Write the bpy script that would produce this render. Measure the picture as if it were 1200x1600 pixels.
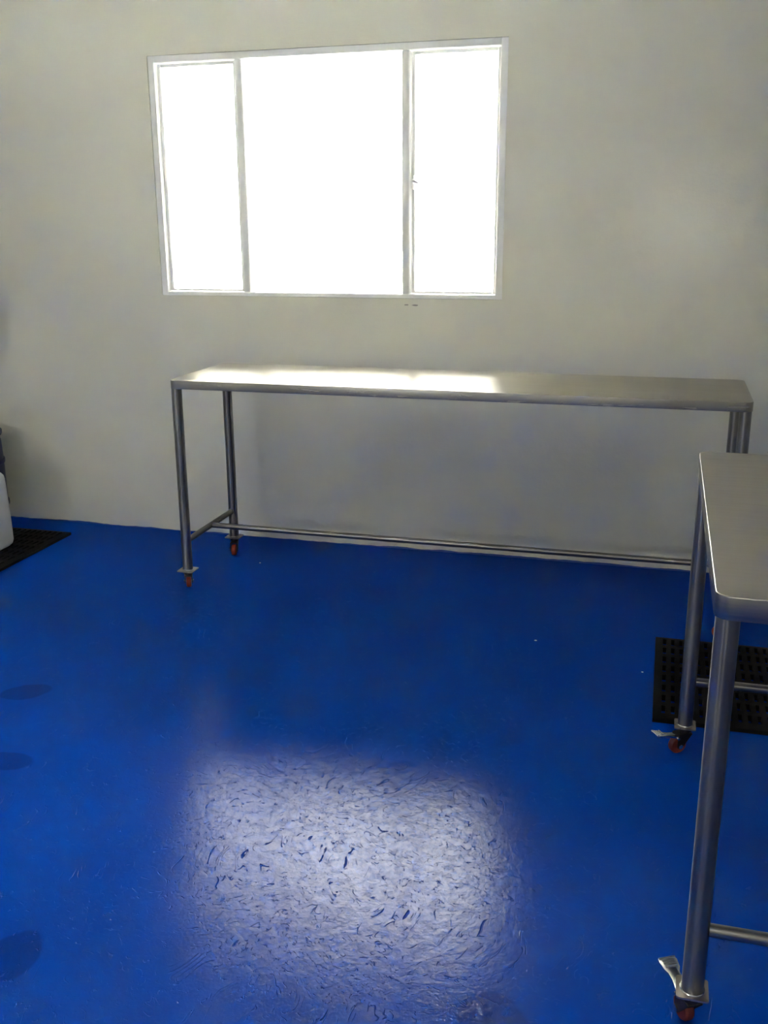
import bpy, bmesh, math, random
from mathutils import Vector, Matrix
random.seed(7)
scene = bpy.context.scene
for o in list(bpy.data.objects):
    bpy.data.objects.remove(o, do_unlink=True)
COL = scene.collection

# ------------------------------------------------------------------ camera
F_PX, YAW, PITCH, ROLL = 1561.31, 0.2726, 0.2822, -0.0063
CAM = Vector((0.0, -4.418, 1.5063))
fw = Vector((-math.sin(YAW) * math.cos(PITCH), math.cos(YAW) * math.cos(PITCH), -math.sin(PITCH)))
rt = Vector((math.cos(YAW), math.sin(YAW), 0.0))
up = rt.cross(fw)
r2 = math.cos(ROLL) * rt + math.sin(ROLL) * up
u2 = -math.sin(ROLL) * rt + math.cos(ROLL) * up
cam_data = bpy.data.cameras.new('camera')
cam = bpy.data.objects.new('camera', cam_data)
COL.objects.link(cam)
cam.matrix_world = Matrix(((r2.x, u2.x, -fw.x, CAM.x), (r2.y, u2.y, -fw.y, CAM.y), (r2.z, u2.z, -fw.z, CAM.z), (0, 0, 0, 1)))
cam_data.sensor_fit = 'HORIZONTAL'
cam_data.sensor_width = 36.0
cam_data.lens = F_PX / 1200.0 * 36.0
cam_data.clip_start = 0.02
scene.camera = cam

# ------------------------------------------------------------------ light
SKY = 26.0
world = bpy.data.worlds.new('overcast_sky')
scene.world = world
world.use_nodes = True
bg = world.node_tree.nodes['Background']
bg.inputs['Color'].default_value = (1.0, 0.985, 0.95, 1)
bg.inputs['Strength'].default_value = SKY

# sun high over the yard, shining along the window walls so that none of it enters the room
sun_d = bpy.data.lights.new('sun', 'SUN')
sun_d.energy = 290.0
sun_d.color = (1.0, 0.97, 0.9)
sun_d.angle = math.radians(0.6)
sun = bpy.data.objects.new('sun', sun_d)
COL.objects.link(sun)
sun.location = (12, 4, 20)
sun.rotation_euler = (0, math.radians(32), 0)

def portal(name, loc, rot, sx, sy):
    d = bpy.data.lights.new(name, 'AREA')
    d.shape = 'RECTANGLE'
    d.size, d.size_y = sx, sy
    d.cycles.is_portal = True
    o = bpy.data.objects.new(name, d)
    COL.objects.link(o)
    o.location = loc
    o.rotation_euler = rot

# room extents (inner faces)
XL, XR, YB, ZC = -4.15, 3.00, -7.2, 2.75
WX0, WX1, WZ0, WZ1 = -2.33, -0.695, 1.178, 2.23          # window in the far wall
VX0, VX1, VZ0, VZ1 = -3.60, -2.30, 1.62, 1.97            # window in the wall behind the camera
UY0, UY1, UZ0, UZ1 = -1.50, -0.80, 2.05, 2.25            # unseen window added high in the left wall to brighten that side
TH = 0.20
portal('window_portal', ((WX0 + WX1) / 2, TH + 0.02, (WZ0 + WZ1) / 2), (math.radians(-90), 0, 0), WX1 - WX0, WZ1 - WZ0)
portal('rear_window_portal', ((VX0 + VX1) / 2, YB - TH - 0.02, (VZ0 + VZ1) / 2), (math.radians(90), 0, 0), VX1 - VX0, VZ1 - VZ0)


portal('added_window_portal', (XL - TH - 0.02, (UY0 + UY1) / 2, (UZ0 + UZ1) / 2), (math.radians(90), 0, math.radians(-90)), UY1 - UY0, UZ1 - UZ0)

# the phone's small flash, beside its lens
fl = bpy.data.lights.new('phone_flash', 'POINT')
fl.energy = 10.0
fl.color = (1.0, 0.97, 0.88)
fl.shadow_soft_size = 0.012
flo = bpy.data.objects.new('phone_flash', fl)
COL.objects.link(flo)
flo.location = CAM + u2 * 0.02 + r2 * 0.012

scene.cycles.sample_clamp_indirect = 0.0
scene.cycles.diffuse_bounces = 8
scene.cycles.max_bounces = 14
vs = scene.view_settings
vs.view_transform = 'Standard'
vs.look = 'None'
vs.gamma = 1.0
vs.use_curve_mapping = False
vs.exposure = 0.08

# ------------------------------------------------------------------ helpers
def finish(bm, name, mat, parent=None, angle=35, loc=None):
    bm.normal_update()
    lim = math.radians(angle)
    for f in bm.faces:
        f.smooth = True
    for e in bm.edges:
        if len(e.link_faces) == 2:
            e.smooth = e.calc_face_angle(0.0) < lim
        else:
            e.smooth = False
    me = bpy.data.meshes.new(name)
    bm.to_mesh(me)
    bm.free()
    me.materials.append(mat)
    o = bpy.data.objects.new(name, me)
    COL.objects.link(o)
    if parent:
        o.parent = parent
    if loc:
        o.location = loc
    return o

def thing(name, label, cat, loc=(0, 0, 0), group=None):
    o = bpy.data.objects.new(name, None)
    COL.objects.link(o)
    o.location = loc
    o.empty_display_size = 0.1
    o['label'] = label
    o['category'] = cat
    if group:
        o['group'] = group
    return o

def tag(o, label, cat, group=None):
    o['label'] = label
    o['category'] = cat
    if group:
        o['group'] = group
    return o

def structure(o, label=None):
    o['kind'] = 'structure'
    if label:
        o['label'] = label
    return o

def box(bm, lo, hi, bevel=0.0, seg=2):
    lo, hi = Vector(lo), Vector(hi)
    m = Matrix.Translation((lo + hi) / 2) @ Matrix.Diagonal((*(hi - lo), 1))
    r = bmesh.ops.create_cube(bm, size=1.0, matrix=m)
    if bevel > 0:
        es = set()
        for v in r['verts']:
            es.update(v.link_edges)
        bmesh.ops.bevel(bm, geom=list(es), offset=bevel, segments=seg, profile=0.5, affect='EDGES')

def tube(bm, p0, p1, r, seg=28, r1=None, caps=True):
    p0, p1 = Vector(p0), Vector(p1)
    d = p1 - p0
    q = d.to_track_quat('Z', 'Y').to_matrix().to_4x4()
    bmesh.ops.create_cone(bm, cap_ends=caps, segments=seg, radius1=r, radius2=r if r1 is None else r1,
                          depth=d.length, matrix=Matrix.Translation((p0 + p1) / 2) @ q)

def round_rect(w, d, r, n=6):
    pts = []
    for cx, cy, a0 in ((w - r, r, -90), (w - r, d - r, 0), (r, d - r, 90), (r, r, 180)):
        for i in range(n + 1):
            a = math.radians(a0 + 90 * i / n)
            pts.append((cx + r * math.cos(a), cy + r * math.sin(a)))
    return pts

def loft(bm, rings, cap=True):
    vr = [[bm.verts.new(p) for p in ring] for ring in rings]
    n = len(vr[0])
    for a, b in zip(vr, vr[1:]):
        for i in range(n):
            bm.faces.new((a[i], a[(i + 1) % n], b[(i + 1) % n], b[i]))
    if cap:
        bm.faces.new(list(reversed(vr[0])))
        bm.faces.new(vr[-1])

def lathe(bm, prof, cx=0, cy=0, seg=40):
    loft(bm, [[(cx + r * math.cos(2 * math.pi * i / seg), cy + r * math.sin(2 * math.pi * i / seg), z) for i in range(seg)] for r, z in prof])

# ------------------------------------------------------------------ materials
def new_mat(name):
    m = bpy.data.materials.new(name)
    m.use_nodes = True
    nt = m.node_tree
    return m, nt, nt.nodes['Principled BSDF']

def node(nt, kind, **kw):
    n = nt.nodes.new(kind)
    for k, v in kw.items():
        setattr(n, k, v)
    return n

def setin(n, **kw):
    for k, v in kw.items():
        n.inputs[k.replace('_', ' ')].default_value = v

def coords(nt, scale=(1, 1, 1)):
    tc = node(nt, 'ShaderNodeTexCoord')
    mp = node(nt, 'ShaderNodeMapping')
    mp.inputs['Scale'].default_value = scale
    nt.links.new(tc.outputs['Object'], mp.inputs['Vector'])
    return mp.outputs['Vector']

def noise(nt, vec, scale, detail=4, rough=0.55, dist=0.0, kind='FBM'):
    n = node(nt, 'ShaderNodeTexNoise')
    n.noise_type = kind
    n.inputs['Scale'].default_value = scale
    n.inputs['Detail'].default_value = detail
    n.inputs['Roughness'].default_value = rough
    n.inputs['Distortion'].default_value = dist
    nt.links.new(vec, n.inputs['Vector'])
    return n.outputs['Fac']

def math_n(nt, op, a, b=None, clamp=False):
    n = node(nt, 'ShaderNodeMath', operation=op)
    n.use_clamp = clamp
    for i, v in enumerate((a, b)):
        if v is None:
            continue
        if isinstance(v, (int, float)):
            n.inputs[i].default_value = v
        else:
            nt.links.new(v, n.inputs[i])
    return n.outputs[0]

def maprange(nt, v, a, b, c=0.0, d=1.0, smooth=True):
    n = node(nt, 'ShaderNodeMapRange')
    n.interpolation_type = 'SMOOTHSTEP' if smooth else 'LINEAR'
    nt.links.new(v, n.inputs['Value'])
    n.inputs['From Min'].default_value = a
    n.inputs['From Max'].default_value = b
    n.inputs['To Min'].default_value = c
    n.inputs['To Max'].default_value = d
    return n.outputs['Result']

def mixcol(nt, fac, a, b):
    n = node(nt, 'ShaderNodeMix', data_type='RGBA')
    nt.links.new(fac, n.inputs['Factor'])
    for s, v in ((n.inputs[6], a), (n.inputs[7], b)):
        if isinstance(v, tuple):
            s.default_value = v
        else:
            nt.links.new(v, s)
    return n.outputs[2]

def bump(nt, h, strength, dist, normal=None):
    b = node(nt, 'ShaderNodeBump')
    b.inputs['Strength'].default_value = strength
    b.inputs['Distance'].default_value = dist
    nt.links.new(h, b.inputs['Height'])
    if normal is not None:
        nt.links.new(normal, b.inputs['Normal'])
    return b.outputs['Normal']

def simple(name, col, rough=0.5, metal=0.0, var=0.08, nscale=6.0, bscale=60.0, bstr=0.1, spec=0.5):
    m, nt, b = new_mat(name)
    v = coords(nt)
    f = noise(nt, v, nscale)
    lo = tuple(c * (1 - var) for c in col) + (1,)
    hi = tuple(min(1, c * (1 + var)) for c in col) + (1,)
    nt.links.new(mixcol(nt, f, lo, hi), b.inputs['Base Color'])
    b.inputs['Metallic'].default_value = metal
    b.inputs['Roughness'].default_value = rough
    b.inputs['Specular IOR Level'].default_value = spec
    nt.links.new(bump(nt, noise(nt, v, bscale), bstr, 0.002), b.inputs['Normal'])
    return m

def wall_paint():
    m, nt, b = new_mat('white_gloss_wall_paint')
    v = coords(nt)
    f = noise(nt, v, 1.3, 5)
    nt.links.new(mixcol(nt, f, (0.76, 0.745, 0.635, 1), (0.81, 0.795, 0.685, 1)), b.inputs['Base Color'])
    b.inputs['Roughness'].default_value = 0.09
    n1 = bump(nt, noise(nt, v, 7, 3), 0.10, 0.015)
    n2 = bump(nt, noise(nt, v, 55, 3, 0.6), 0.42, 0.003, n1)
    nt.links.new(n2, b.inputs['Normal'])
    return m

def steel(name, col=(0.56, 0.545, 0.52), rough=0.3, stretch=(1, 1, 1), bstr=0.12, aniso=None):
    m, nt, b = new_mat(name)
    v = coords(nt, stretch)
    f = noise(nt, v, 90, 3)
    big = noise(nt, coords(nt), 3.5, 4)
    c = mixcol(nt, big, tuple(x * 0.9 for x in col) + (1,), tuple(x * 1.08 for x in col) + (1,))
    nt.links.new(c, b.inputs['Base Color'])
    b.inputs['Metallic'].default_value = 1.0
    nt.links.new(maprange(nt, f, 0.3, 0.7, rough * 0.85, rough * 1.15, False), b.inputs['Roughness'])
    nt.links.new(bump(nt, f, bstr, 0.0006), b.inputs['Normal'])
    if aniso:
        cx = node(nt, 'ShaderNodeCombineXYZ')
        for q in range(3):
            cx.inputs[q].default_value = aniso[q]
        b.inputs['Anisotropic'].default_value = 0.85
        nt.links.new(cx.outputs[0], b.inputs['Tangent'])
    return m

def floor_paint():
    m, nt, b = new_mat('blue_epoxy_floor_paint')
    v = coords(nt)
    f = noise(nt, v, 2.2, 5, 0.6)
    base = mixcol(nt, f, (0.0, 0.039, 0.310, 1), (0.0, 0.049, 0.365, 1))
    # darker, still damp looking patches with outlines of their own
    warp = node(nt, 'ShaderNodeTexNoise')
    warp.inputs['Scale'].default_value = 9
    nt.links.new(v, warp.inputs['Vector'])
    mask = None
    for cx, cy, rx, ry, ang in ((-1.985, -1.80, 0.085, 0.055, 0.5), (-1.80, -2.215, 0.12, 0.05, 0.15),
                                (-1.255, -2.905, 0.060, 0.075, 0.2), (-0.225, -2.83, 0.070, 0.090, 0.3)):
        mp = node(nt, 'ShaderNodeMapping', vector_type='TEXTURE')
        mp.inputs['Location'].default_value = (cx, cy, 0)
        mp.inputs['Rotation'].default_value = (0, 0, ang)
        mp.inputs['Scale'].default_value = (rx, ry, 1)
        nt.links.new(v, mp.inputs['Vector'])
        ln = node(nt, 'ShaderNodeVectorMath', operation='LENGTH')
        nt.links.new(mp.outputs['Vector'], ln.inputs[0])
        dd = math_n(nt, 'ADD', ln.outputs['Value'], math_n(nt, 'MULTIPLY', warp.outputs['Fac'], 0.6))
        k = maprange(nt, dd, 1.18, 1.38, 1.0, 0.0)
        mask = k if mask is None else math_n(nt, 'MAXIMUM', mask, k)
    col = mixcol(nt, math_n(nt, 'MULTIPLY', mask, 0.75), base, (0.0, 0.022, 0.20, 1))
    fine = noise(nt, v, 120, 4, 0.65)
    mid = noise(nt, v, 38, 4, 0.6, 0.8)
    # trowel scratches: thin crests of a warped ridged noise, only here and there
    wn = node(nt, 'ShaderNodeTexNoise')
    wn.inputs['Scale'].default_value = 3.0
    nt.links.new(v, wn.inputs['Vector'])
    wv = node(nt, 'ShaderNodeVectorMath', operation='MULTIPLY_ADD')
    nt.links.new(wn.outputs['Color'], wv.inputs[0])
    wv.inputs[1].default_value = (0.25, 0.5, 0)
    nt.links.new(v, wv.inputs[2])
    crest = None
    for sc, off, w in ((34, 0.0, 0.018), (47, 5.3, 0.020), (24, 2.1, 0.009)):
        mp = node(nt, 'ShaderNodeMapping')
        mp.inputs['Location'].default_value = (off, off * 0.7, 0)
        nt.links.new(wv.outputs['Vector'], mp.inputs['Vector'])
        a = noise(nt, mp.outputs['Vector'], sc, 1.0, 0.4, 0.6)
        line = maprange(nt, math_n(nt, 'ABSOLUTE', math_n(nt, 'SUBTRACT', a, 0.5)), 0.0, w, 1.0, 0.0)
        gate = maprange(nt, noise(nt, mp.outputs['Vector'], sc * 1.1, 2), 0.56, 0.63)
        l2 = math_n(nt, 'MULTIPLY', line, gate)
        crest = l2 if crest is None else math_n(nt, 'MAXIMUM', crest, l2)
    patch = noise(nt, v, 4.5, 3)
    rr = math_n(nt, 'ADD', maprange(nt, patch, 0.3, 0.7, 0.13, 0.16, False), math_n(nt, 'MULTIPLY', crest, 0.2))
    n1 = bump(nt, mid, 0.06, 0.010)
    n2 = bump(nt, fine, 0.16, 0.0025, n1)
    n3 = bump(nt, crest, 0.6, -0.0030, n2)
    # matt pigment under a thin, fairly even sheen: rough floor paint shows little grazing mirror
    nt.nodes.remove(b)
    df = node(nt, 'ShaderNodeBsdfDiffuse')
    gl = node(nt, 'ShaderNodeBsdfGlossy')
    mx = node(nt, 'ShaderNodeMixShader')
    worn = maprange(nt, noise(nt, v, 42, 6, 0.75, 0.6), 0.34, 0.62, 0.019, 0.044)
    fac = math_n(nt, 'MULTIPLY', worn, math_n(nt, 'SUBTRACT', 1.0, math_n(nt, 'MULTIPLY', crest, 0.75)))
    nt.links.new(fac, mx.inputs[0])
    nt.links.new(col, df.inputs['Color'])
    nt.links.new(rr, gl.inputs['Roughness'])
    nt.links.new(n3, gl.inputs['Normal'])
    nt.links.new(n3, df.inputs['Normal'])
    nt.links.new(df.outputs[0], mx.inputs[1])
    nt.links.new(gl.outputs[0], mx.inputs[2])
    nt.links.new(mx.outputs[0], nt.nodes['Material Output'].inputs['Surface'])
    return m

def glass_pane():
    m = bpy.data.materials.new('clear_window_glass')
    m.use_nodes = True
    nt = m.node_tree
    nt.nodes.remove(nt.nodes['Principled BSDF'])
    out = nt.nodes['Material Output']
    tr = node(nt, 'ShaderNodeBsdfTransparent')
    tr.inputs['Color'].default_value = (0.96, 0.97, 0.97, 1)
    gl = node(nt, 'ShaderNodeBsdfGlossy')
    gl.inputs['Roughness'].default_value = 0.02
    fr = node(nt, 'ShaderNodeFresnel')
    fr.inputs['IOR'].default_value = 1.45
    mx = node(nt, 'ShaderNodeMixShader')
    nt.links.new(fr.outputs[0], mx.inputs[0])
    nt.links.new(tr.outputs[0], mx.inputs[1])
    nt.links.new(gl.outputs[0], mx.inputs[2])
    nt.links.new(mx.outputs[0], out.inputs['Surface'])
    return m

M_WALL = wall_paint()
M_CEIL = simple('white_ceiling_paint', (0.86, 0.85, 0.78), 0.6)
M_FLOOR = floor_paint()
M_STEEL_TOP = steel('brushed_steel_sheet', (0.53, 0.505, 0.43), 0.42, (0.05, 1, 1), 0.10, (0, 1, 0))
M_STEEL_TOP2 = steel('brushed_steel_sheet_worn', (0.52, 0.49, 0.43), 0.34, (0.05, 1, 1), 0.10, (0, 1, 0))
M_STEEL_RIM = steel('folded_steel_rim', (0.40, 0.385, 0.36), 0.25, (0.1, 0.1, 1), 0.08)
M_STEEL_TUBE = steel('brushed_steel_tube', (0.31, 0.298, 0.272), 0.33, (1, 1, 0.04), 0.06, (0, 0, 1))
M_STEEL_RAIL = steel('brushed_steel_rail', (0.31, 0.30, 0.275), 0.34, (0.2, 0.2, 1), 0.08)
M_PLATE = steel('welded_steel_plate', (0.52, 0.47, 0.41), 0.32)
M_ZINC = steel('zinc_plated_steel', (0.72, 0.74, 0.74), 0.22)
M_FORK = simple('dark_caster_steel', (0.035, 0.033, 0.035), 0.42, 0.6)
M_WHEEL = simple('orange_red_caster_polyurethane', (0.45, 0.062, 0.024), 0.45)
M_WHEEL_DARK = simple('shaded_red_caster_polyurethane', (0.16, 0.028, 0.018), 0.5)  # wheels of the braked casters: shade beneath their plates put into the colour
M_HUB = simple('black_caster_hub', (0.02, 0.02, 0.02), 0.5)
M_RUBBER = simple('black_rubber', (0.0065, 0.0065, 0.006), 0.8, bscale=140, bstr=0.3, spec=0.15)
M_JUG = simple('white_hdpe_plastic', (0.60, 0.60, 0.585), 0.42)
M_BLUE = simple('blue_hdpe_plastic', (0.005, 0.011, 0.060), 0.4)
M_FRAME = simple('white_window_paint', (0.90, 0.90, 0.88), 0.4)
M_GLASS = glass_pane()
M_GROUND = simple('pale_concrete_yard', (0.62, 0.61, 0.58), 0.9)
M_CHIP = simple('white_paint_flake', (0.7, 0.72, 0.75), 0.5)
M_PUTTY = simple('grey_putty', (0.34, 0.32, 0.29), 0.8)
M_LINE = simple('blue_floor_paint_edge', (0.004, 0.058, 0.33), 0.4)

# ------------------------------------------------------------------ the room
def slab(name, lo, hi, mat, label=None):
    bm = bmesh.new()
    box(bm, lo, hi)
    return structure(finish(bm, name, mat), label)

def wall_with_hole(name, y_in, y_out, x0, x1, z0, z1, hx0, hx1, hz0, hz1, mat, xf=None):
    bm = bmesh.new()
    xs, zs = (x0, hx0, hx1, x1), (z0, hz0, hz1, z1)
    V = {}
    for s, y in enumerate((y_in, y_out)):
        for i, x in enumerate(xs):
            for k, z in enumerate(zs):
                V[s, i, k] = bm.verts.new((x, y, z))
    for s in (0, 1):
        for i in range(3):
            for k in range(3):
                if (i, k) != (1, 1):
                    bm.faces.new((V[s, i, k], V[s, i + 1, k], V[s, i + 1, k + 1], V[s, i, k + 1]))
    def strip(keys):
        for a, b in zip(keys, keys[1:] + keys[:1]):
            bm.faces.new((V[0, a[0], a[1]], V[0, b[0], b[1]], V[1, b[0], b[1]], V[1, a[0], a[1]]))
    strip([(1, 1), (2, 1), (2, 2), (1, 2)])
    strip([(0, 0), (1, 0), (2, 0), (3, 0), (3, 1), (3, 2), (3, 3), (2, 3), (1, 3), (0, 3), (0, 2), (0, 1)])
    bmesh.ops.recalc_face_normals(bm, faces=bm.faces)
    if xf:
        bmesh.ops.transform(bm, matrix=xf, verts=bm.verts)
    return structure(finish(bm, name, mat))

slab('floor', (XL - TH, YB - TH, -0.12), (XR + TH, TH, 0.0), M_FLOOR)
slab('ceiling', (XL - TH, YB - TH, ZC), (XR + TH, TH, ZC + 0.12), M_CEIL)
wall_with_hole('wall_left', 0.0, TH, YB, 0.0, 0, ZC, UY0, UY1, UZ0, UZ1, M_WALL, Matrix.Translation((XL, 0, 0)) @ Matrix.Rotation(math.radians(90), 4, 'Z'))
slab('wall_right', (XR, YB, 0), (XR + TH, 0, ZC), M_WALL)
wall_back = wall_with_hole('wall_back', 0.0, TH, XL - TH, XR + TH, 0, ZC, WX0, WX1, WZ0, WZ1, M_WALL)
wall_with_hole('wall_rear', YB, YB - TH, XL - TH, XR + TH, 0, ZC, VX0, VX1, VZ0, VZ1, M_WALL)
# the yard outside both windows
slab('ground_outside', (-40, TH + 0.01, -0.5), (40, 60, -0.3), M_GROUND)
slab('ground_outside_rear', (-40, -60, -0.5), (40, YB - TH - 0.01, -0.3), M_GROUND)
slab('ground_outside_left', (-40, YB - TH - 0.01, -0.5), (XL - TH - 0.01, TH + 0.01, -0.3), M_GROUND)

# ragged lip of blue floor paint carried a few millimetres up the wall
bm = bmesh.new()
n = 420
prev = None
zz = 0.004
for i in range(n + 1):
    x = XL + (XR - XL) * i / n
    zz = max(0.001, min(0.009, zz + random.uniform(-0.0016, 0.0016)))
    a = [bm.verts.new((x, 0.0, 0.0)), bm.verts.new((x, -0.0022, 0.0)), bm.verts.new((x, -0.0012, zz)), bm.verts.new((x, 0.0, zz + 0.0006))]
    if prev:
        for k in range(3):
            bm.faces.new((prev[k], prev[k + 1], a[k + 1], a[k]))
    prev = a
structure(finish(bm, 'baseboard_back', M_LINE), 'ragged edge of blue floor paint along the white wall')

# two dabs of old putty just under the window
for (x, z, w, h) in ((-1.125, 1.150, 0.020, 0.006), (-1.085, 1.149, 0.030, 0.007)):
    bm = bmesh.new()
    bmesh.ops.create_icosphere(bm, subdivisions=2, radius=1.0, matrix=Matrix.Diagonal((w / 2, 0.0025, h / 2, 1)))
    for v in bm.verts:
        v.co += v.co * random.uniform(-0.2, 0.25)
    finish(bm, 'putty_dab', M_PUTTY, wall_back, loc=(x, 0.0005, z))

# ------------------------------------------------------------------ windows
def profile_bar(bm, axis, fixed0, fixed1, a0, a1, y0, y1, rnd):
    if axis == 'z':
        box(bm, (fixed0, y0, a0), (fixed1, y1, a1), rnd, 3)
    else:
        box(bm, (a0, y0, fixed0), (a1, y1, fixed1), rnd, 3)

def make_window(name, x0, x1, z0, z1, mulls, ybase, ydir, sash_bays, handle_bay, label, place=None):
    root = bpy.data.objects.new(name, None)
    COL.objects.link(root)
    root.location = ((x0 + x1) / 2, ybase, z0)
    if place:
        root.location, root.rotation_euler = place
    structure(root, label)
    ox, oz = (x0 + x1) / 2, z0
    def Y(a, b):
        p, q = ydir * a, ydir * b
        return min(p, q), max(p, q)
    def bar(pname, parent, lo_x, hi_x, lo_z, hi_z, ya, yb, rnd=0.004):
        bm = bmesh.new()
        p, q = Y(ya, yb)
        box(bm, (lo_x - ox, p, lo_z - oz), (hi_x - ox, q, hi_z - oz), rnd, 3)
        return finish(bm, pname, M_FRAME, parent)
    fwid, fd0, fd1 = 0.031, 0.004, 0.068
    bar('jamb', root, x0, x0 + fwid, z0, z1, fd0, fd1)
    bar('jamb', root, x1 - fwid, x1, z0, z1, fd0, fd1)
    bar('head', root, x0 + fwid - 0.002, x1 - fwid + 0.002, z1 - 0.030, z1, fd0 + 0.0005, fd1)
    bar('sill', root, x0 + fwid - 0.002, x1 - fwid + 0.002, z0, z0 + 0.018, fd0 + 0.0005, fd1)
    for m in mulls:
        bar('mullion', root, m - 0.019, m + 0.019, z0 + 0.016, z1 - 0.028, fd0 + 0.004, fd1, 0.009)
    edges = [x0 + fwid] + [e for m in mulls for e in (m - 0.019, m + 0.019)] + [x1 - fwid]
    for bay in range(len(mulls) + 1):
        bx0, bx1 = edges[2 * bay], edges[2 * bay + 1]
        bz0, bz1 = z0 + 0.018, z1 - 0.030
        if bay in sash_bays:
            g = 0.0015
            bm = bmesh.new()
            p, q = Y(0.034, 0.062)
            st = 0.016
            for lx, hx, lz, hz in ((bx0 + g, bx0 + st, bz0 + g, bz1 - g), (bx1 - st, bx1 - g, bz0 + g, bz1 - g),
                                   (bx0 + st, bx1 - st, bz1 - st, bz1 - g), (bx0 + st, bx1 - st, bz0 + g, bz0 + st - 0.004)):
                box(bm, (lx - ox, p, lz - oz), (hx - ox, q, hz - oz), 0.003, 2)
            sash = finish(bm, 'sash', M_FRAME, root)
            par, gx0, gx1, gz0, gz1 = sash, bx0 + st - 0.003, bx1 - st + 0.003, bz0 + st - 0.006, bz1 - st + 0.003
            if bay == handle_bay:
                hz = z0 + 0.47 * (z1 - z0)
                bm = bmesh.new()
                p, q = Y(0.022, 0.036)
                box(bm, (bx0 + 0.004 - ox, p, hz - 0.030 - oz), (bx0 + 0.014 - ox, q, hz + 0.030 - oz), 0.003, 2)
                ya = ydir * 0.018
                tube(bm, (bx0 + 0.009 - ox, ydir * 0.030, hz + 0.005 - oz), (bx0 + 0.009 - ox, ya, hz + 0.005 - oz), 0.005, 14)
                tube(bm, (bx0 + 0.006 - ox, ya, hz + 0.008 - oz), (bx0 + 0.034 - ox, ya, hz - 0.004 - oz), 0.006, 14, 0.004)
                finish(bm, 'handle', M_FRAME, sash)
        else:
            par, gx0, gx1, gz0, gz1 = root, bx0 - 0.004, bx1 + 0.004, bz0 - 0.004, bz1 + 0.004
        bm = bmesh.new()
        p, q = Y(0.046, 0.050)
        box(bm, (gx0 - ox, p, gz0 - oz), (gx1 - ox, q, gz1 - oz))
        finish(bm, 'pane', M_GLASS, par)
    return root

make_window('window_1', WX0, WX1, WZ0, WZ1, (-1.895, -1.130), 0.0, 1, (0, 2), 2, 'white three-light window glaring with daylight above the long table')
make_window('window_2', VX0, VX1, VZ0, VZ1, (), YB, -1, (0,), 0, 'small white window in the wall behind the camera')

make_window('window_added', UY0, UY1, UZ0, UZ1, (), 0, 1, (0,), None, 'narrow high white window added unseen in the left wall to light that side',
            ((XL, (UY0 + UY1) / 2, UZ0), (0, 0, math.radians(90))))

# ------------------------------------------------------------------ steel tables
LEG_R, RAIL_R, TOP_Z, PLATE_Z = 0.021, 0.0125, 0.90, 0.083

def table_top(w, d, rim, mat, parent, cr=0.030):
    bm = bmesh.new()
    z = TOP_Z
    def ring(inset, zz):
        pts = round_rect(w - 2 * inset, d - 2 * inset, max(cr - inset, 0.004))
        return [(x + inset, y + inset, zz) for x, y in pts]
    e = 0.0025
    rings = [ring(0.012, z - 0.010), ring(0.002, z - 0.012), ring(0.002, z - rim), ring(0.0, z - rim), ring(0.0, z - e)]
    for k in range(1, 5):
        a = math.radians(22.5 * k)
        rings.append(ring(e * (1 - math.cos(a)), z - e + e * math.sin(a)))
    loft(bm, rings)
    bmesh.ops.recalc_face_normals(bm, faces=bm.faces)
    o = finish(bm, 'table_top', mat, parent, 30)
    o.data.materials.append(M_STEEL_RIM)
    for p in o.data.polygons:
        if abs(p.normal.z) < 0.6:
            p.material_index = 1
    return o

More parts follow.
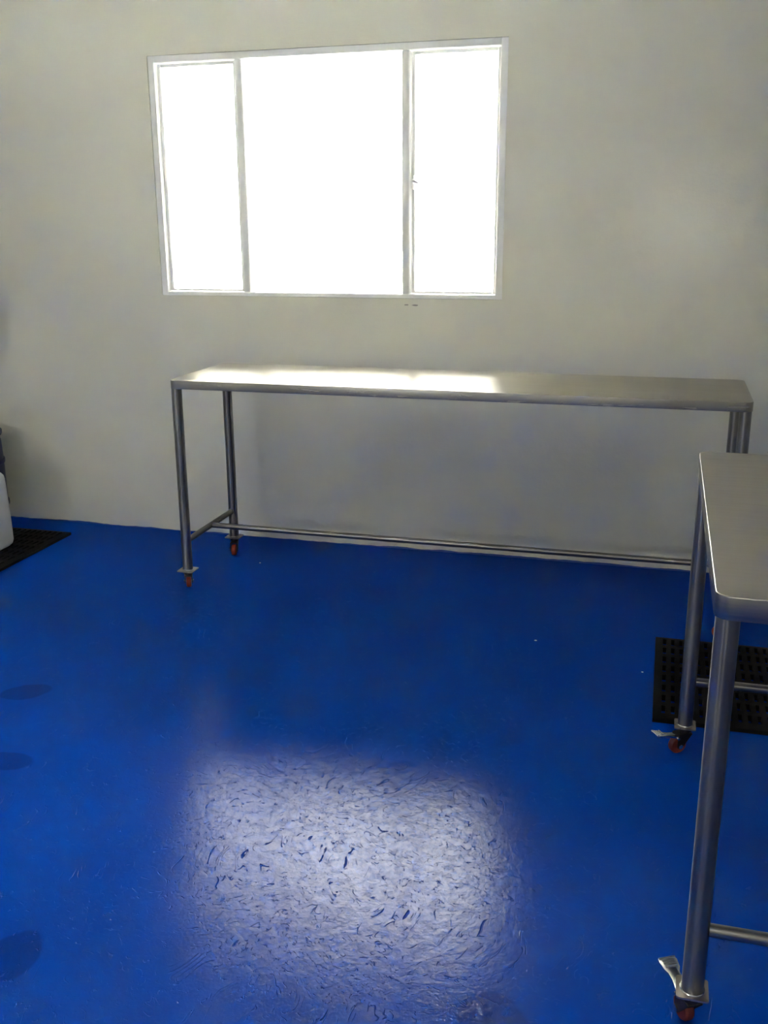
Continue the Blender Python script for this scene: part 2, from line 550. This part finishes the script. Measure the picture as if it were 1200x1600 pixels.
def make_caster(parent, x, y, ang, brake):
    """x, y: leg centre; ang: swivel direction in which the wheel trails"""
    R = 0.026
    c, s = math.cos(ang), math.sin(ang)
    def P(a, b, z):
        return (x + c * a - s * b, y + s * a + c * b, z)
    rotm = Matrix.Translation((x, y, 0)) @ Matrix.Rotation(ang, 4, 'Z')
    off = 0.022
    bm = bmesh.new()
    tube(bm, (0, 0, PLATE_Z - 0.012), (0, 0, PLATE_Z - 0.0005), 0.021, 24)
    tube(bm, (0, 0, PLATE_Z - 0.020), (0, 0, PLATE_Z - 0.012), 0.017, 24)
    # fork: crown and two cheeks that sweep back to the axle
    box(bm, (-0.017, -0.0165, PLATE_Z - 0.026), (0.030, 0.0165, PLATE_Z - 0.019), 0.002, 1)
    for sy in (-1, 1):
        y0, y1 = sorted((sy * 0.0135, sy * 0.0165))
        outline = [(-0.017, PLATE_Z - 0.022), (0.030, PLATE_Z - 0.022), (off + 0.009, R - 0.004), (off + 0.004, R - 0.009), (off - 0.004, R - 0.009), (off - 0.010, R - 0.002)]
        va = [bm.verts.new((px, y0, pz)) for px, pz in outline]
        vb = [bm.verts.new((px, y1, pz)) for px, pz in outline]
        k = len(outline)
        for i in range(k):
            bm.faces.new((va[i], va[(i + 1) % k], vb[(i + 1) % k], vb[i]))
        bm.faces.new(va)
        bm.faces.new(list(reversed(vb)))
    bmesh.ops.recalc_face_normals(bm, faces=bm.faces)
    bmesh.ops.transform(bm, matrix=rotm, verts=bm.verts)
    fork = finish(bm, 'caster', M_FORK, parent)
    bm = bmesh.new()
    prof = [(0.006, -0.0105), (0.019, -0.0105), (0.0235, -0.0095), (R, -0.006), (R, 0.006), (0.0235, 0.0095), (0.019, 0.0105), (0.006, 0.0105)]
    lathe(bm, prof, seg=32)
    bmesh.ops.recalc_face_normals(bm, faces=bm.faces)
    bmesh.ops.transform(bm, matrix=rotm @ Matrix.Translation((off, 0, R)) @ Matrix.Rotation(math.radians(90), 4, 'X'), verts=bm.verts)
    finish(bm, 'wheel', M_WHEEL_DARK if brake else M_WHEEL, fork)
    bm = bmesh.new()
    tube(bm, (0, -0.019, 0), (0, 0.019, 0), 0.0045, 12)
    tube(bm, (0, -0.0205, 0), (0, -0.0165, 0), 0.0075, 6)
    tube(bm, (0, 0.0165, 0), (0, 0.0205, 0), 0.0075, 6)
    bmesh.ops.transform(bm, matrix=rotm @ Matrix.Translation((off, 0, R)), verts=bm.verts)
    finish(bm, 'axle_bolt', M_ZINC, fork)
    if brake:
        # pressed steel pedal: narrow neck, flared tread with ribs, turned-down sides
        bm = bmesh.new()
        st = [(0.016, 0.0155, 0.058), (0.034, 0.0145, 0.060), (0.052, 0.0115, 0.064), (0.068, 0.0120, 0.068), (0.077, 0.0170, 0.071), (0.094, 0.0195, 0.075), (0.103, 0.0175, 0.0745)]
        rows = []
        for a, hw, z in st:
            rows.append([(a, -hw, z - 0.007), (a, -hw, z - 0.001), (a, -hw + 0.002, z), (a, 0, z + 0.0006), (a, hw - 0.002, z), (a, hw, z - 0.001), (a, hw, z - 0.007)])
        T = 0.0014
        def sheet(dz, shrink):
            return [[bm.verts.new((px, py * shrink, pz + dz)) for px, py, pz in r] for r in rows]
        top, bot = sheet(0, 1.0), sheet(-T, 0.90)
        for g, fl_ in ((top, 1), (bot, -1)):
            for r0, r1 in zip(g, g[1:]):
                for i in range(6):
                    q = (r0[i], r1[i], r1[i + 1], r0[i + 1])
                    bm.faces.new(q if fl_ > 0 else tuple(reversed(q)))
        def rim_(ra, rb):
            for i in range(len(ra) - 1):
                bm.faces.new((ra[i], ra[i + 1], rb[i + 1], rb[i]))
        rim_(top[0], bot[0]); rim_(top[-1], bot[-1])
        rim_([r[0] for r in top], [r[0] for r in bot]); rim_([r[-1] for r in top], [r[-1] for r in bot])
        bmesh.ops.recalc_face_normals(bm, faces=bm.faces)
        for a in (0.080, 0.087, 0.093):
            tube(bm, (a, -0.013, 0.0742), (a, 0.013, 0.0742), 0.0019, 8)
        tube(bm, (0.100, -0.0175, 0.0745), (0.100, 0.0175, 0.0745), 0.0028, 8)
        tube(bm, (0.030, -0.0185, 0.052), (0.030, 0.0185, 0.052), 0.004, 10)
        bmesh.ops.transform(bm, matrix=rotm, verts=bm.verts)
        finish(bm, 'brake_pedal', M_ZINC, fork)
    return fork

def make_table(name, label, loc, w, d, rim, rail_z, ends_axis, top_mat, casters, plate, rz=0.0):
    """w along x, d along y; ends_axis: axis along which the two short end rails run"""
    t = thing(name, label, 'table', loc)
    t.rotation_euler = (0, 0, rz)
    table_top(w, d, rim, top_mat, t)
    i = LEG_R + 0.0030
    corners = {'fl': (i, i), 'fr': (w - i, i), 'bl': (i, d - i), 'br': (w - i, d - i)}
    for k, (x, y) in corners.items():
        bm = bmesh.new()
        tube(bm, (x, y, PLATE_Z + 0.004), (x, y, TOP_Z - 0.0105), LEG_R, 40)
        leg = finish(bm, 'leg', M_STEEL_TUBE, t)
        bm = bmesh.new()
        pts = round_rect(plate, plate, 0.005, 3)
        loft(bm, [[(x - plate / 2 + px, y - plate / 2 + py, z) for px, py in pts] for z in (PLATE_Z, PLATE_Z + 0.004)])
        finish(bm, 'foot_plate', M_PLATE, leg)
        # weld bead round the foot of the tube
        bm = bmesh.new()
        seg, ms = 40, 6
        vv = [[bm.verts.new((x + (LEG_R + 0.0005 + 0.0022 * math.cos(b)) * math.cos(a), y + (LEG_R + 0.0005 + 0.0022 * math.cos(b)) * math.sin(a),
                             PLATE_Z + 0.005 + (0.0022 + 0.0005 * random.random()) * math.sin(b)))
               for b in [2 * math.pi * j / ms for j in range(ms)]] for a in [2 * math.pi * q / seg for q in range(seg)]]
        for q in range(seg):
            for j in range(ms):
                bm.faces.new((vv[q][j], vv[(q + 1) % seg][j], vv[(q + 1) % seg][(j + 1) % ms], vv[q][(j + 1) % ms]))
        finish(bm, 'weld', M_ZINC, leg)
        ang, br = casters[k]
        make_caster(t, x, y, ang, br)
    g = LEG_R - 0.001
    if ends_axis == 'y':
        ends = [((i, i + g, rail_z), (i, d - i - g, rail_z)), ((w - i, i + g, rail_z), (w - i, d - i - g, rail_z))]
        lng = ((i + RAIL_R - 0.001, d / 2, rail_z), (w - i - RAIL_R + 0.001, d / 2, rail_z))
    else:
        ends = [((i + g, i, rail_z), (w - i - g, i, rail_z)), ((i + g, d - i, rail_z), (w - i - g, d - i, rail_z))]
        lng = ((w / 2, i + RAIL_R - 0.001, rail_z), (w / 2, d - i - RAIL_R + 0.001, rail_z))
    for a, b in ends:
        bm = bmesh.new()
        tube(bm, a, b, RAIL_R, 28)
        finish(bm, 'end_rail', M_STEEL_RAIL, t)
    bm = bmesh.new()
    tube(bm, lng[0], lng[1], RAIL_R, 28)
    finish(bm, 'stretcher', M_STEEL_RAIL, t)
    return t

D = math.radians
make_table('steel_worktable', 'long stainless steel table on orange casters standing under the window',
           (-1.9193, -0.7807, 0), 2.234, 0.5359, 0.0346, 0.213, 'y', M_STEEL_TOP,
           {'fl': (D(115), False), 'fr': (D(150), False), 'bl': (D(-75), False), 'br': (D(-100), False)}, 0.070)
make_table('steel_worktable', 'stainless steel table cut off by the right edge, its casters with brake pedals',
           (0.1134, -2.7522, 0), 0.60, 1.1382, 0.0433, 0.2247, 'x', M_STEEL_TOP2,
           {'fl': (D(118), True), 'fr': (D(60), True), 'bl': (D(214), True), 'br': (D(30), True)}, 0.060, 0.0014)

# ------------------------------------------------------------------ rubber mats
def make_mat(label, x0, x1, y0, y1, nx, ny, group):
    """slatted drainage mat: a lattice pierced by rows of slots"""
    H, edge = 0.020, 0.018
    bm = bmesh.new()
    px, py = (x1 - x0 - 2 * edge) / nx, (y1 - y0 - 2 * edge) / ny
    sw, sl = px * 0.42, py * 0.66
    xs, ys = [0.0], [0.0]
    for i in range(nx):
        c = edge + (i + 0.5) * px
        xs += [c - sw / 2, c + sw / 2]
    for k in range(ny):
        c = edge + (k + 0.5) * py
        ys += [c - sl / 2, c + sl / 2]
    xs.append(x1 - x0); ys.append(y1 - y0)
    T = {}
    for i, x in enumerate(xs):
        for k, y in enumerate(ys):
            ex = 0.006 if (i in (0, len(xs) - 1) or k in (0, len(ys) - 1)) else 0.0
            T[i, k, 1] = bm.verts.new((x, y, H - ex))
            T[i, k, 0] = bm.verts.new((x, y, 0.0005))
    hole = lambda i, k: i % 2 == 1 and k % 2 == 1
    nI, nK = len(xs) - 1, len(ys) - 1
    solid = lambda i, k: 0 <= i < nI and 0 <= k < nK and not hole(i, k)
    for i in range(nI):
        for k in range(nK):
            if hole(i, k):
                continue
            bm.faces.new((T[i, k, 1], T[i + 1, k, 1], T[i + 1, k + 1, 1], T[i, k + 1, 1]))
            bm.faces.new((T[i, k, 0], T[i, k + 1, 0], T[i + 1, k + 1, 0], T[i + 1, k, 0]))
            for (di, dk, a, b) in ((-1, 0, (i, k + 1), (i, k)), (1, 0, (i + 1, k), (i + 1, k + 1)), (0, -1, (i, k), (i + 1, k)), (0, 1, (i + 1, k + 1), (i, k + 1))):
                if not solid(i + di, k + dk):
                    bm.faces.new((T[a[0], a[1], 0], T[b[0], b[1], 0], T[b[0], b[1], 1], T[a[0], a[1], 1]))
    o = finish(bm, 'rubber_mat', M_RUBBER, loc=(x0, y0, 0))
    return tag(o, label, 'mat', group)

make_mat('black slotted rubber mat on the floor between the two steel tables', 0.045, 0.975, -1.480, -0.822, 31, 8, 'slotted rubber floor mats')
make_mat('black slotted rubber mat in the far left corner, under the white jug', -3.62, -2.818, -1.10, -0.205, 26, 11, 'slotted rubber floor mats')

# ------------------------------------------------------------------ jug and drum in the left corner
MAT_Z = 0.0205
jug = thing('plastic_jug', 'white plastic jug cut off by the left edge, standing on a black mat', 'jug', (-3.235, -0.735, MAT_Z))
bm = bmesh.new()
JW, JD, JH = 0.285, 0.285, 0.347
def jr(inset, z, cr):
    return [(x + inset, y + inset, z) for x, y in round_rect(JW - 2 * inset, JD - 2 * inset, max(cr - inset * 0.3, 0.02), 7)]
rings = [jr(0.030, 0.0, 0.05), jr(0.014, 0.004, 0.05), jr(0.004, 0.014, 0.05), jr(0.0, 0.03, 0.05), jr(0.001, 0.15, 0.05), jr(0.005, 0.27, 0.05),
         jr(0.007, JH - 0.015, 0.05), jr(0.010, JH, 0.05), jr(0.018, JH + 0.012, 0.05), jr(0.045, JH + 0.030, 0.06), jr(0.075, JH + 0.046, 0.06), jr(0.090, JH + 0.048, 0.05)]
loft(bm, rings)
finish(bm, 'body', M_JUG, jug, 50)
bm = bmesh.new()
hz = JH + 0.040
pts = [(0.095, JD / 2, hz), (0.095, JD / 2, hz + 0.032), (0.115, JD / 2, hz + 0.045), (0.185, JD / 2, hz + 0.045), (0.20, JD / 2, hz + 0.030), (0.20, JD / 2, hz)]
for a, b in zip(pts, pts[1:]):
    tube(bm, a, b, 0.011, 14)
for p in pts[1:-1]:
    bmesh.ops.create_uvsphere(bm, u_segments=14, v_segments=8, radius=0.011, matrix=Matrix.Translation(p))
finish(bm, 'handle', M_JUG, jug)
bm = bmesh.new()
lathe(bm, [(0.030, JH + 0.030), (0.030, JH + 0.052), (0.033, JH + 0.054), (0.033, JH + 0.074), (0.029, JH + 0.077)], 0.075, 0.075, 28)
finish(bm, 'screw_cap', M_JUG, jug)

drum = thing('plastic_drum', 'dark blue plastic drum at the left edge, behind the white jug', 'drum', (-3.372, -0.250, MAT_Z))
bm = bmesh.new()
lathe(bm, [(0.1596, 0.0000), (0.1824, 0.0051), (0.1915, 0.0254), (0.1946, 0.1015), (0.2006, 0.1057), (0.2006, 0.1227), (0.1946, 0.1269), (0.1946, 0.3215), (0.2006, 0.3257), (0.2006, 0.3426), (0.1946, 0.3469), (0.1915, 0.4399), (0.1794, 0.4611), (0.1642, 0.4695)])
finish(bm, 'body', M_BLUE, drum)
bm = bmesh.new()
lathe(bm, [(0.1702, 0.4670), (0.1976, 0.4678), (0.2006, 0.4738), (0.2006, 0.4890), (0.1915, 0.4941), (0.1520, 0.4949), (0.1490, 0.4898), (0.0304, 0.4898)])
finish(bm, 'lid', M_BLUE, drum)

# ------------------------------------------------------------------ flakes of paint on the floor
for x, y, s, lab in ((-0.387, -0.938, 0.0060, 'pale flake of paint alone on the floor in front of the long table'),
                     (-1.727, -0.370, 0.0050, 'pale flake of paint on the floor beneath the long table, near a caster'),
                     (0.005, -1.118, 0.0045, 'pale flake of paint on the floor beside the slotted mat')):
    bm = bmesh.new()
    ring = [(s * random.uniform(0.6, 1.1) * math.cos(a), s * random.uniform(0.5, 0.9) * math.sin(a)) for a in [2 * math.pi * q / 7 for q in range(7)]]
    loft(bm, [[(px, py, 0.0002) for px, py in ring], [(px * 0.8, py * 0.8, 0.0016) for px, py in ring]])
    o = finish(bm, 'paint_flake', M_CHIP, loc=(x, y, 0))
    tag(o, lab, 'flake', 'paint flakes on the blue floor')
